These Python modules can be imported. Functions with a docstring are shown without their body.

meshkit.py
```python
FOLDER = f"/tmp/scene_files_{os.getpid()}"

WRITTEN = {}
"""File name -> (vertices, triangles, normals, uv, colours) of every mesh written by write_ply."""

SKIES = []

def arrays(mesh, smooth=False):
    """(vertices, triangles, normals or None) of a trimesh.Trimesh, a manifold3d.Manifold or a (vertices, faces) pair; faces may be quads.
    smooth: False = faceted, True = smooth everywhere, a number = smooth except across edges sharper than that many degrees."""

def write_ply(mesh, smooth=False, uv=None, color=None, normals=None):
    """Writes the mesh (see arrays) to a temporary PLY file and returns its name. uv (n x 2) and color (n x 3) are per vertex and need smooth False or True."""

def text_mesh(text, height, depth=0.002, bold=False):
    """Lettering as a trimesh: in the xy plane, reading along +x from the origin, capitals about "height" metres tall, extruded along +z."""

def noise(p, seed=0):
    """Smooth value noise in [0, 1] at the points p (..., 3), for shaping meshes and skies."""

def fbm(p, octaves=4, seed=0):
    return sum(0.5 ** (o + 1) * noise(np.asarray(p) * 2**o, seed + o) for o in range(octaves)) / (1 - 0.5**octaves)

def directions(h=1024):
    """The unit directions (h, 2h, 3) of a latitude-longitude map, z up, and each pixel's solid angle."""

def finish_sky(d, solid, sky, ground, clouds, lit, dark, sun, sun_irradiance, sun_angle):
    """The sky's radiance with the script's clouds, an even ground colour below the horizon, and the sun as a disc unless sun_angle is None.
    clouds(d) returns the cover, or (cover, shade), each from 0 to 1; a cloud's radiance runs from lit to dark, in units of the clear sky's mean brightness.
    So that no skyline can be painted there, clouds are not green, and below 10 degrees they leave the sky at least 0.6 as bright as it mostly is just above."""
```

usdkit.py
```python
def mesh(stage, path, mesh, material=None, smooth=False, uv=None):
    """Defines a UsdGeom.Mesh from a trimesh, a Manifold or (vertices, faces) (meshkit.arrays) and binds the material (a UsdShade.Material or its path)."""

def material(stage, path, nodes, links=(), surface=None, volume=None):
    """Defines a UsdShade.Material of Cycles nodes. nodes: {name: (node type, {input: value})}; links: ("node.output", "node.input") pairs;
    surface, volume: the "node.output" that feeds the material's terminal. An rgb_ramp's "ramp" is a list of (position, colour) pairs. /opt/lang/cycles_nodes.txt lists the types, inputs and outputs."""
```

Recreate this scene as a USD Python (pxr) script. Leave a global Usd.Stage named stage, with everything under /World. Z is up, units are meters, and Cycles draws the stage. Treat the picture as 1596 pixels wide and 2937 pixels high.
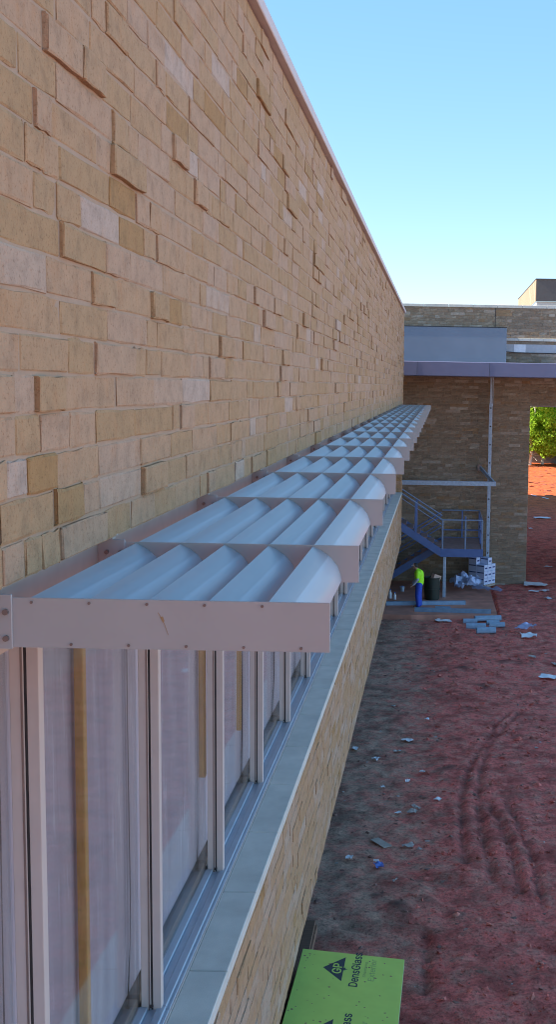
import math, random
import numpy as np, trimesh, manifold3d, usdkit, meshkit
from shapely.geometry import Polygon
from pxr import Usd, UsdGeom, UsdLux, UsdShade, Gf, Sdf, Vt

stage = Usd.Stage.CreateInMemory()
UsdGeom.SetStageUpAxis(stage, UsdGeom.Tokens.z)
UsdGeom.SetStageMetersPerUnit(stage, 1.0)
UsdGeom.Xform.Define(stage, '/World')
UsdGeom.Scope.Define(stage, '/World/Looks')

# ------------------------------------------------------------------ camera
F, PX, PY, ROLL, PITCH = 3303.0, 1258.35, 1464.5, 0.0177, 0.1076
EYE = np.array([1.55, 0.0, 8.45])
EXPOSURE = 2.28
_fw = np.array([0, math.cos(PITCH), -math.sin(PITCH)])
_r0 = np.array([1.0, 0, 0]); _u0 = np.array([0, math.sin(PITCH), math.cos(PITCH)])
_rt = math.cos(ROLL) * _r0 + math.sin(ROLL) * _u0
_up = -math.sin(ROLL) * _r0 + math.cos(ROLL) * _u0
cam = UsdGeom.Camera.Define(stage, '/World/camera')
cam.CreateFocalLengthAttr(F / 100); cam.CreateHorizontalApertureAttr(15.96); cam.CreateVerticalApertureAttr(29.37)
cam.CreateHorizontalApertureOffsetAttr((798 - PX) / 100); cam.CreateVerticalApertureOffsetAttr(-(1468.5 - PY) / 100)
cam.CreateClippingRangeAttr(Gf.Vec2f(0.05, 3000))
cam.CreateExposureAttr(EXPOSURE)
cam.AddTransformOp().Set(Gf.Matrix4d(*_rt, 0, *_up, 0, *(-_fw), 0, *EYE, 1))

def proj(p):
    q = np.asarray(p, float) - EYE
    w = q @ _fw
    return np.stack([PX + F * (q @ _rt) / w, PY - F * (q @ _up) / w], -1)

# ------------------------------------------------------------------ sky and sun
SUN_EL = math.radians(38)
SUN_XY = np.array([-0.995, -0.035]); SUN_XY /= np.linalg.norm(SUN_XY)
SKY_STRENGTH = 0.13
SUN_INTENSITY = 0.68
to_sun = np.array([SUN_XY[0] * math.cos(SUN_EL), SUN_XY[1] * math.cos(SUN_EL), math.sin(SUN_EL)])
sky_mat = usdkit.material(stage, '/World/Looks/sky_air', {
    'sky': ('sky_texture', {'sky_type': 'single_scattering', 'sun_disc': False, 'sun_elevation': SUN_EL,
                            'sun_rotation': math.atan2(SUN_XY[0], SUN_XY[1]), 'altitude': 1200.0, 'air_density': 0.9,
                            'aerosol_density': 0.02, 'ozone_density': 2.5}),
    'ga': ('gamma', {'gamma': 0.46}), 'hs': ('hsv', {'saturation': 1.75}),
    'bg': ('background_shader', {'strength': SKY_STRENGTH})}, [('sky.color', 'ga.color'), ('ga.color', 'hs.color'), ('hs.color', 'bg.color')], surface='bg.background')
dome = UsdLux.DomeLight.Define(stage, '/World/sky')
dome.GetPrim().SetCustomDataByKey('kind', 'structure')
UsdShade.MaterialBindingAPI.Apply(dome.GetPrim()).Bind(sky_mat)
sun = UsdLux.DistantLight.Define(stage, '/World/sun')
sun.CreateIntensityAttr(SUN_INTENSITY); sun.CreateNormalizeAttr(True); sun.CreateAngleAttr(0.5)
sun.CreateColorAttr(Gf.Vec3f(1.0, 0.93, 0.82))
_z = to_sun; _x = np.cross([0, 0, 1], _z); _x /= np.linalg.norm(_x); _y = np.cross(_z, _x)
sun.AddTransformOp().Set(Gf.Matrix4d(*_x, 0, *_y, 0, *_z, 0, 0, 0, 60, 1))

# ------------------------------------------------------------------ naming helpers
_used = {}
def numbered(parent, name):
    k = (parent, name); n = _used.get(k, -1) + 1; _used[k] = n
    return name if n == 0 else '%s_%03d' % (name, n)

def _set(prim, **kw):
    for k, v in kw.items():
        if v is not None: prim.SetCustomDataByKey(k, v)

def thing(name, label, cat, loc=(0, 0, 0), rz=0.0, group=None):
    p = '/World/' + numbered('/World', name)
    x = UsdGeom.Xform.Define(stage, p)
    x.AddTranslateOp().Set(Gf.Vec3d(*map(float, loc))); x.AddRotateZOp().Set(math.degrees(rz))
    _set(x.GetPrim(), label=label, category=cat, group=group)
    return p

def part(parent, name, mesh, mat, smooth=False, tone=None, label=None, kind=None, prim=None):
    p = parent + '/' + numbered(parent, name)
    m = usdkit.mesh(stage, p, mesh, mat, smooth)
    n = len(m.GetPointsAttr().Get())
    for key, val in (prim or {}).items():
        UsdGeom.PrimvarsAPI(m).CreatePrimvar(key, Sdf.ValueTypeNames.FloatArray, 'vertex').Set(Vt.FloatArray.FromNumpy(np.asarray(val, np.float32)))
    if tone is not None:
        t = np.full(n, tone, np.float32) if np.ndim(tone) == 0 else np.asarray(tone, np.float32)
        UsdGeom.PrimvarsAPI(m).CreatePrimvar('tone', Sdf.ValueTypeNames.FloatArray, 'vertex').Set(Vt.FloatArray.FromNumpy(t))
    _set(m.GetPrim(), label=label, kind=kind)
    return p

def single(name, mesh, mat, label, cat, smooth=False, group=None, kind=None, **kw):
    p = part('/World', name, mesh, mat, smooth, **kw)
    _set(stage.GetPrimAtPath(p), label=label, category=cat, group=group, kind=kind)
    return p

def structure(name, mesh, mat, smooth=False, **kw):
    return part('/World', name, mesh, mat, smooth, kind='structure', **kw)

# ------------------------------------------------------------------ mesh helpers
def cat(ms): return trimesh.util.concatenate(ms)
def box(x0, x1, y0, y1, z0, z1):
    b = trimesh.creation.box((x1 - x0, y1 - y0, z1 - z0)); b.apply_translation(((x0 + x1) / 2, (y0 + y1) / 2, (z0 + z1) / 2)); return b
def cbox(x0, x1, y0, y1, z0, z1, c=0.006):
    s = np.array([x1 - x0, y1 - y0, z1 - z0]); c = min(c, 0.3 * s.min()); h = s / 2; pts = []
    for sx in (-1, 1):
        for sy in (-1, 1):
            for sz in (-1, 1):
                for k in range(3):
                    q = h - c; q[k] = h[k]; pts.append(q * (sx, sy, sz))
    b = trimesh.convex.convex_hull(np.array(pts)); b.apply_translation(((x0 + x1) / 2, (y0 + y1) / 2, (z0 + z1) / 2)); return b
def tube(a, b, r, n=10):
    return trimesh.creation.cylinder(r, segment=np.array([a, b], float), sections=n)
def bar(a, b, w, h, up=(0, 0, 1)):
    a = np.array(a, float); b = np.array(b, float); d = b - a; L = np.linalg.norm(d); d /= L
    s = np.cross(d, up); s /= np.linalg.norm(s); u = np.cross(s, d)
    m = trimesh.creation.box((L, w, h)); T = np.eye(4); T[:3, 0] = d; T[:3, 1] = s; T[:3, 2] = u; T[:3, 3] = (a + b) / 2
    m.apply_transform(T); return m
def grid_mesh(P):
    n, m = P.shape[:2]; i = np.arange(n * m).reshape(n, m)
    q = np.stack([i[:-1, :-1], i[1:, :-1], i[1:, 1:], i[:-1, 1:]], -1).reshape(-1, 4)
    return P.reshape(-1, 3), np.vstack([q[:, [0, 1, 2]], q[:, [0, 2, 3]]])
def fb(p, seed=0, octaves=4):
    p = np.asarray(p, float); out = np.zeros(len(p)); a = 1.0
    for k in range(octaves):
        out += a * meshkit.noise(p * 2 ** k, seed + k); a *= 0.5
    return out

# ------------------------------------------------------------------ materials
L = '/World/Looks/'
def plain(name, col, rough=0.6, metallic=0.0, var=0.10, scale=6.0, bump=0.0, bscale=60.0, spec=0.5, stretch=(1, 1, 1)):
    c = np.array(col, float)
    nodes = {'g': ('geometry', {}), 'm': ('mapping', {'scale': stretch}), 'n': ('noise_texture', {'scale': scale, 'detail': 5.0, 'roughness': 0.6}),
             'r': ('rgb_ramp', {'ramp': [(0.25, tuple(c * (1 - var))), (0.75, tuple(np.minimum(c * (1 + var), 1)))]}),
             'p': ('principled_bsdf', {'roughness': rough, 'metallic': metallic, 'specular_ior_level': spec})}
    links = [('g.position', 'm.vector'), ('m.vector', 'n.vector'), ('n.fac', 'r.fac'), ('r.color', 'p.base_color')]
    if bump:
        nodes['n2'] = ('noise_texture', {'scale': bscale, 'detail': 4.0}); nodes['b'] = ('bump', {'strength': bump, 'distance': 0.01})
        links += [('g.position', 'n2.vector'), ('n2.fac', 'b.height'), ('b.normal', 'p.normal')]
    return usdkit.material(stage, L + name, nodes, links, surface='p.BSDF')

def stone_material(name, ramp, mott=0.30):
    return usdkit.material(stage, L + name, {
        'a': ('attribute', {'attribute': 'tone'}), 'r': ('rgb_ramp', {'ramp': ramp}),
        'g': ('geometry', {}),
        'n': ('noise_texture', {'scale': 9.0, 'detail': 6.0, 'roughness': 0.65}),
        'r2': ('rgb_ramp', {'ramp': [(0.25, (1 - mott,) * 3), (0.5, (1, 1, 1)), (0.8, (1 + mott * .5, 1 + mott * .45, 1 + mott * .4))]}),
        'mx': ('mix', {'mix_type': 'multiply', 'fac': 1.0}),
        'ms': ('mapping', {'scale': (4.5, 4.5, 2.2)}), 'n3': ('noise_texture', {'scale': 1.6, 'detail': 4.0, 'roughness': 0.6}),
        'r3': ('rgb_ramp', {'ramp': [(0.54, (0, 0, 0)), (0.74, (1, 1, 1))]}),
        'st': ('math', {'math_type': 'multiply', 'value2': 0.42}),
        'mx2': ('mix', {'mix_type': 'mix', 'color2': (0.40, 0.20, 0.085)}),
        'n4': ('noise_texture', {'scale': 150.0, 'detail': 3.0}),
        'n6': ('noise_texture', {'scale': 60.0, 'detail': 5.0, 'roughness': .7}), 'r6': ('rgb_ramp', {'ramp': [(.30, (.62, .56, .50)), (.46, (1, 1, 1)), (.62, (1, 1, 1)), (.78, (1.14, 1.13, 1.12))]}), 'mx6': ('mix', {'mix_type': 'multiply', 'fac': 1.0}),
        'n5': ('noise_texture', {'scale': 28.0, 'detail': 5.0, 'roughness': 0.7}),
        'ad': ('math', {'math_type': 'multiply_add', 'value2': 0.35}),
        'b': ('bump', {'strength': 0.55, 'distance': 0.012}),
        'p': ('principled_bsdf', {'roughness': 0.9, 'specular_ior_level': 0.2})},
        [('a.fac', 'r.fac'), ('g.position', 'n.vector'), ('n.fac', 'r2.fac'), ('r.color', 'mx.color1'), ('r2.color', 'mx.color2'),
         ('g.position', 'ms.vector'), ('ms.vector', 'n3.vector'), ('n3.fac', 'r3.fac'), ('r3.color', 'st.value1'), ('st.value', 'mx2.fac'),
         ('mx.color', 'mx2.color1'), ('g.position', 'n6.vector'), ('n6.fac', 'r6.fac'), ('mx2.color', 'mx6.color1'), ('r6.color', 'mx6.color2'), ('mx6.color', 'p.base_color'),
         ('g.position', 'n4.vector'), ('g.position', 'n5.vector'), ('n4.fac', 'ad.value1'), ('n5.fac', 'ad.value3'), ('ad.value', 'b.height'), ('b.normal', 'p.normal')],
        surface='p.BSDF')

M = {}
M['stone'] = stone_material('buff_stone', [(0.0, (.33, .18, .065)), (0.12, (.325, .20, .09)), (0.35, (.365, .236, .125)), (0.6, (.385, .248, .142)), (0.8, (.39, .26, .168)), (0.92, (.40, .295, .215)), (1.0, (.415, .315, .245))])
M['wing_stone'] = stone_material('brown_stone', [(0.0, (.32, .205, .115)), (0.2, (.225, .172, .125)), (0.5, (.27, .206, .145)), (0.8, (.31, .243, .18)), (1.0, (.40, .335, .27))])
M['mortar'] = plain('mortar', (.37, .27, .19), .95, bump=.4, bscale=90, spec=.1)
M['precast'] = plain('precast', (.54, .53, .475), .75, var=.14, scale=3, bump=.25, bscale=160, spec=.25)
M['coping'] = plain('coping_paint', (.50, .43, .40), .55, var=.06)
M['paint'] = plain('champagne_paint', (.37, .365, .355), .40, var=.05, scale=2.5)
M['blade'] = plain('blade_paint', (.325, .34, .36), .36, var=.04, scale=2)
M['alum'] = plain('aluminium', (.49, .42, .385), .36, metallic=0.0, var=.05)
M['track'] = plain('sill_track', (.34, .39, .46), .3, metallic=.3, var=.06)
M['gasket'] = plain('gasket', (.03, .025, .025), .7)
M['screw'] = plain('screw_steel', (.22, .17, .15), .45, metallic=.6)
M['lintel'] = plain('lintel_paint', (.46, .37, .31), .6, var=.1)
M['wood'] = plain('batten_wood', (.64, .35, .07), .7, var=.25, scale=8, stretch=(6, 6, .6), bump=.2)
M['chip'] = plain('rust_chip', (.36, .24, .12), .8)
M['curb'] = plain('curb_wood', (.30, .20, .13), .8, var=.25, scale=5)
M['dark'] = plain('dark_block', (.13, .105, .09), .9, var=.2)
M['roof'] = plain('roof_membrane', (.45, .43, .40), .9)
M['panel'] = plain('panel_metal', (.165, .205, .25), .5, var=.06, scale=1.2)
M['fascia'] = plain('fascia_metal', (.15, .155, .25), .5, var=.08, scale=1.5)
M['grey_band'] = plain('band_metal', (.42, .43, .45), .5)
M['white'] = plain('white_sheet', (.78, .78, .80), .6)
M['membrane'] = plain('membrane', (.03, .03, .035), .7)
M['tan_clad'] = plain('tan_cladding', (.34, .235, .15), .6, var=.12, scale=2, stretch=(1, 3, .3))
M['charcoal'] = plain('charcoal_cladding', (.075, .07, .075), .6, var=.15)
M['steel'] = plain('primed_steel', (.09, .15, .34), .5, var=.15, scale=3)
M['railing'] = plain('railing_steel', (.20, .26, .38), .5, var=.15)
M['galv'] = plain('galvanised', (.38, .46, .56), .5, metallic=.1, var=.2, scale=10)
M['tread'] = plain('dusty_deck', (.30, .19, .17), .9, var=.25)
M['slab'] = plain('muddy_concrete', (.52, .235, .165), .9, var=.3, scale=1.6, bump=.4, bscale=12)
M['beam'] = plain('beam_steel', (.22, .32, .44), .5, var=.2, scale=4)
M['pipe'] = plain('pipe_plastic', (.28, .40, .52), .5, var=.15)
M['carton'] = plain('carton_white', (.58, .64, .82), .6, var=.06)
M['label_blue'] = plain('label_blue', (.05, .07, .20), .6)
M['barrel'] = plain('barrel_plastic', (.014, .018, .012), .6, var=.3)
M['cardboard'] = plain('cardboard', (.50, .33, .26), .8, var=.15)
M['paper'] = plain('paper', (.75, .75, .76), .7, var=.1)
M['bluefilm'] = plain('blue_wrapper', (.10, .20, .60), .4, var=.2)
M['scrap'] = plain('scrap_wood', (.42, .36, .30), .8, var=.2)
M['clod'] = plain('clod', (.24, .13, .10), .95, var=.4, scale=9)
M['pebble'] = plain('pale_rubble', (.45, .40, .36), .9, var=.3, scale=20)
M['skin'] = plain('skin', (.40, .22, .15), .6)
M['hivis'] = plain('hivis_shirt', (.40, .92, .02), .7, var=.08)
M['denim'] = plain('denim', (.03, .07, .42), .85, var=.25, scale=14)
M['greysleeve'] = plain('grey_cloth', (.30, .33, .42), .85)
M['boot'] = plain('boot_leather', (.20, .11, .06), .8)
M['hair'] = plain('dark_hair', (.015, .012, .012), .7)
M['cap'] = plain('cap_cloth', (.5, .5, .52), .7)
M['bark'] = plain('pale_bark', (.62, .56, .48), .85, var=.35, scale=7, stretch=(1, 1, 3))
M['greywall'] = plain('grey_render', (.14, .15, .16), .8, var=.1, scale=.8)
M['greenboard'] = plain('green_sheathing', (.46, .64, .12), .75, var=.08, scale=3, bump=.1, bscale=120)
M['core'] = plain('gypsum_core', (.60, .60, .50), .85)
M['ink'] = plain('print_ink', (.035, .05, .06), .8)
M['inkfaint'] = plain('faint_ink', (.26, .38, .12), .8)
M['pallet'] = plain('pallet_wood', (.16, .085, .05), .85, var=.3, scale=5, stretch=(1, 5, 5))
M['film'] = usdkit.material(stage, L + 'plastic_wrap', {
    'p': ('principled_bsdf', {'base_color': (.42, .50, .72), 'roughness': .3}), 't': ('transparent_bsdf', {}), 'mx': ('mix_closure', {'fac': .5})},
    [('t.BSDF', 'mx.closure1'), ('p.BSDF', 'mx.closure2')], surface='mx.closure')
M['sheet'] = usdkit.material(stage, L + 'plastic_sheet', {
    'g': ('geometry', {}), 'ma': ('mapping', {'scale': (1, 5.0, .35)}), 'n': ('noise_texture', {'scale': 1.6, 'detail': 4.0}),
    'mb': ('mapping', {'rotation': (0.75, 0, 0), 'scale': (1, 9.0, .8)}), 'nb': ('noise_texture', {'scale': 2.2, 'detail': 3.0}),
    'rb': ('rgb_ramp', {'ramp': [(.60, (0, 0, 0)), (.72, (1, 1, 1))]}),
    'r': ('rgb_ramp', {'ramp': [(.3, (.42, .345, .375)), (.5, (.51, .43, .46)), (.75, (.60, .53, .55))]}),
    'mx': ('mix', {'color2': (.84, .79, .81)}), 'k': ('math', {'math_type': 'multiply', 'value2': .55}),
    'b': ('bump', {'strength': .5, 'distance': .03}),
    'p': ('principled_bsdf', {'roughness': .45})},
    [('g.position', 'ma.vector'), ('ma.vector', 'n.vector'), ('n.fac', 'r.fac'), ('g.position', 'mb.vector'), ('mb.vector', 'nb.vector'), ('nb.fac', 'rb.fac'),
     ('rb.color', 'k.value1'), ('k.value', 'mx.fac'), ('r.color', 'mx.color1'), ('mx.color', 'p.base_color'), ('n.fac', 'b.height'), ('b.normal', 'p.normal')], surface='p.BSDF')
M['glass'] = usdkit.material(stage, L + 'window_glass', {
    'f': ('fresnel', {'IOR': 1.45}), 'k': ('math', {'math_type': 'multiply', 'value2': .42}), 't': ('transparent_bsdf', {'color': (.93, .95, .96)}),
    'g': ('glossy_bsdf', {'color': (.9, .9, .9), 'roughness': .04}), 'mx': ('mix_closure', {})},
    [('f.fac', 'k.value1'), ('k.value', 'mx.fac'), ('t.BSDF', 'mx.closure1'), ('g.BSDF', 'mx.closure2')], surface='mx.closure')
def leafmat(name, c1, c2):
    return usdkit.material(stage, L + name, {
        'g': ('geometry', {}), 'r': ('rgb_ramp', {'ramp': [(0, c1), (1, c2)]}),
        'd': ('diffuse_bsdf', {}), 't': ('translucent_bsdf', {}), 'mx': ('mix_closure', {'fac': .5})},
        [('g.random_per_island', 'r.fac'), ('r.color', 'd.color'), ('r.color', 't.color'), ('d.BSDF', 'mx.closure1'), ('t.BSDF', 'mx.closure2')], surface='mx.closure')
M['leaf'] = leafmat('leaves', (.34, .54, .05), (.74, .92, .13))
M['soil'] = usdkit.material(stage, L + 'soil', {
    'g': ('geometry', {}), 'a': ('attribute', {'attribute': 'red'}), 'd': ('attribute', {'attribute': 'damp'}),
    'n': ('noise_texture', {'scale': 3.4, 'detail': 9.0, 'roughness': .74}), 'n2': ('noise_texture', {'scale': 7.0, 'detail': 9.0, 'roughness': .8}),
    'n6': ('noise_texture', {'scale': 1.5, 'detail': 6.0, 'roughness': .65}),
    'ad': ('math', {'math_type': 'multiply_add', 'value2': 3.2}), 'sb': ('math', {'math_type': 'subtract', 'value2': 1.6}),
    'cl': ('clamp', {}),
    'mx': ('mix', {'color1': (.62, .385, .275), 'color2': (.82, .21, .165)}),
    'rg': ('rgb_ramp', {'ramp': [(.34, (.42, .44, .44)), (.46, (.92, .92, .92)), (.56, (1, 1, 1)), (.70, (1.3, 1.28, 1.25))]}),
    'fa': ('attribute', {'attribute': 'far'}), 'mf': ('mix', {'color2': (.64, .15, .05)}),
    'm2': ('mix', {'mix_type': 'multiply', 'fac': 1.0}),
    'rd': ('rgb_ramp', {'ramp': [(.47, (1, 1, 1)), (.57, (.62, .62, .62)), (.68, (.42, .42, .42))]}),
    'm4': ('mix', {'mix_type': 'multiply', 'fac': .8}),
    'n7': ('noise_texture', {'scale': 19.0, 'detail': 5.0, 'roughness': .8}), 'r7': ('rgb_ramp', {'ramp': [(.36, (.5, .5, .5)), (.47, (.95, .95, .95)), (.6, (1.1, 1.1, 1.1)), (.68, (1.35, 1.3, 1.28))]}), 'm7': ('mix', {'mix_type': 'multiply', 'fac': 1.0}),
    'm3': ('mix', {'color2': (.06, .05, .046)}), 'dk': ('math', {'math_type': 'multiply', 'value2': .8}),
    'n3': ('noise_texture', {'scale': 30.0, 'detail': 7.0, 'roughness': .7}),
    'b': ('bump', {'strength': .9, 'distance': .05}),
    'p': ('principled_bsdf', {'roughness': .95, 'specular_ior_level': .15})},
    [('g.position', 'n.vector'), ('g.position', 'n2.vector'), ('g.position', 'n3.vector'), ('g.position', 'n6.vector'), ('n.fac', 'ad.value1'), ('a.fac', 'ad.value3'), ('ad.value', 'sb.value1'),
     ('sb.value', 'cl.value'), ('cl.result', 'mx.fac'), ('n2.fac', 'rg.fac'), ('fa.fac', 'mf.fac'), ('mx.color', 'mf.color1'), ('mf.color', 'm2.color1'), ('rg.color', 'm2.color2'),
     ('n6.fac', 'rd.fac'), ('m2.color', 'm4.color1'), ('rd.color', 'm4.color2'),
     ('d.fac', 'dk.value1'), ('dk.value', 'm3.fac'), ('g.position', 'n7.vector'), ('n7.fac', 'r7.fac'), ('m4.color', 'm7.color1'), ('r7.color', 'm7.color2'), ('m7.color', 'm3.color1'), ('m3.color', 'p.base_color'), ('n3.fac', 'b.height'), ('b.normal', 'p.normal')], surface='p.BSDF')

# ------------------------------------------------------------------ ground
def gbase(x, y):
    t = np.clip((42 - np.asarray(y, float)) / 30, 0, 1)
    return -0.75 + 1.2 * t * t * (3 - 2 * t) + 0 * np.asarray(x, float)

TRACKS = [[(3.84, 29.99), (3.13, 27.68), (2.8, 26.0), (2.6, 24.0), (2.47, 21.84), (2.49, 20.07), (2.6, 18)],
          [(3.52, 29.96), (3.12, 28.39), (2.45, 25.09), (2.12, 22.49), (2.12, 20.42), (2.17, 18.71)],
          [(3.02, 22.25), (3.19, 20.66), (3.25, 19.75), (3.32, 18.77), (3.3, 17.2)],
          [(2.64, 22.29), (2.89, 20.46), (2.97, 18.75), (3.0, 17.58)],
          [(1.5, 16.15), (1.51, 15.39), (1.51, 14.43)]]
BLOBS = [(.71, 17.35, .28), (1.5, 17.25, .25), (1.05, 16.9, .35), (1.88, 16.76, .22), (2.27, 15.63, .18), (2.98, 14.66, .12), (3.21, 14.67, .12),
         (2.3, 30.5, .5), (3.0, 33.5, .6), (2.2, 27, .4), (1.9, 24.5, .35), (2.1, 21.0, .3), (1.6, 35.5, .6), (3.9, 37, .5), (2.5, 36, .4), (1.9, 20.0, .25), (5.4, 48, .5), (5.0, 46, .5)]
def track_depth(x, y):
    out = np.zeros_like(x)
    for t in TRACKS:
        best = np.full(x.shape, 9.0)
        for (ax, ay), (bx, by) in zip(t[:-1], t[1:]):
            d = np.array([bx - ax, by - ay]); l2 = d @ d
            s = np.clip(((x - ax) * d[0] + (y - ay) * d[1]) / l2, 0, 1)
            best = np.minimum(best, np.hypot(x - ax - s * d[0], y - ay - s * d[1]))
        out += np.exp(-(best / .07) ** 2) - .3 * np.exp(-((best - .15) / .07) ** 2)
    return out
gx = np.unique(np.round(np.concatenate([np.array([-420, -200, -100, -60, -40, -25, -15, -10, -6, -4, -3]), np.arange(-2.4, 7.6, .065), np.arange(7.6, 20, .5), np.array([22, 26, 32, 40, 55, 75, 110, 160, 240, 420])]), 3))
gy = np.unique(np.round(np.concatenate([np.array([-300, -120, -60, -30, -15, -5, 0, 4, 7, 9]), np.arange(10, 30, .075), np.arange(30, 54, .11), np.arange(54, 140, .8), np.array([142, 150, 165, 190, 230, 300, 420, 700])]), 3))
GX, GY = np.meshgrid(gx, gy, indexing='ij')
pq = np.stack([GX.ravel(), GY.ravel(), 0 * GX.ravel()], -1)
near = np.clip((16 - np.abs(GX - 2)) / 10, 0, 1) * np.clip((150 - np.abs(GY - 60)) / 20, 0, 1)
rough = (fb(pq * .9, 3, 2).reshape(GX.shape) * .07 + fb(pq * 4.5, 9, 3).reshape(GX.shape) * .052) * near
TD = track_depth(GX + .05 * fb(pq * 2.0, 61, 2).reshape(GX.shape), GY)
wob0 = fb(pq * 3.0, 21, 3).reshape(GX.shape)
GZ = gbase(GX, GY) + rough - .036 * TD * (1 + .6 * wob0) + .05 * np.abs(fb(pq * 1.9, 71, 4).reshape(GX.shape)) * near * np.clip((GX - 1.2) / 1.0, 0, 1)
blob = np.zeros_like(GX); wob = fb(pq * 3.0, 21, 3).reshape(GX.shape)
for bx_, by_, br_ in BLOBS:
    blob = np.maximum(blob, np.clip(1.5 - (np.hypot(GX - bx_, (GY - by_) * .8) / br_ + wob * .9), 0, 1))
GZ += .05 * blob
far_flat = (GY > 44.5) & (GY < 53) & (GX > -6) & (GX < 4.1)
GZ[far_flat] = np.minimum(GZ[far_flat], -.72)
red = np.clip((GX - .75) / 2.4 + .42 * wob, .10, .86)
red = np.maximum(red, np.clip((15.9 - GY) / 2.0 + .3 * wob, 0, 1) * .9)
red = np.maximum(red, np.clip((GY - 43.0) / 3, 0, 1) * .5)
red = np.where((GX > 9) & (GY < 60), .22, red)
red = np.maximum(red, np.clip((GY - 60) / 15, 0, 1.6))
damp = np.clip(blob + .5 * np.clip(TD, 0, 1), 0, 1)
structure('ground', grid_mesh(np.stack([GX, GY, GZ], -1)), M['soil'], True, prim={'red': red.ravel(), 'far': (np.clip((GY - 60) / 30, 0, 1)).ravel(), 'damp': damp.ravel()})
_gi = None
def gz(x, y):
    i = int(np.clip(np.searchsorted(gx, x) - 1, 0, len(gx) - 2)); j = int(np.clip(np.searchsorted(gy, y) - 1, 0, len(gy) - 2))
    a = (x - gx[i]) / (gx[i + 1] - gx[i]); b = (y - gy[j]) / (gy[j + 1] - gy[j])
    return float((GZ[i, j] * (1 - a) + GZ[i + 1, j] * a) * (1 - b) + (GZ[i, j + 1] * (1 - a) + GZ[i + 1, j + 1] * a) * b)

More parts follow.
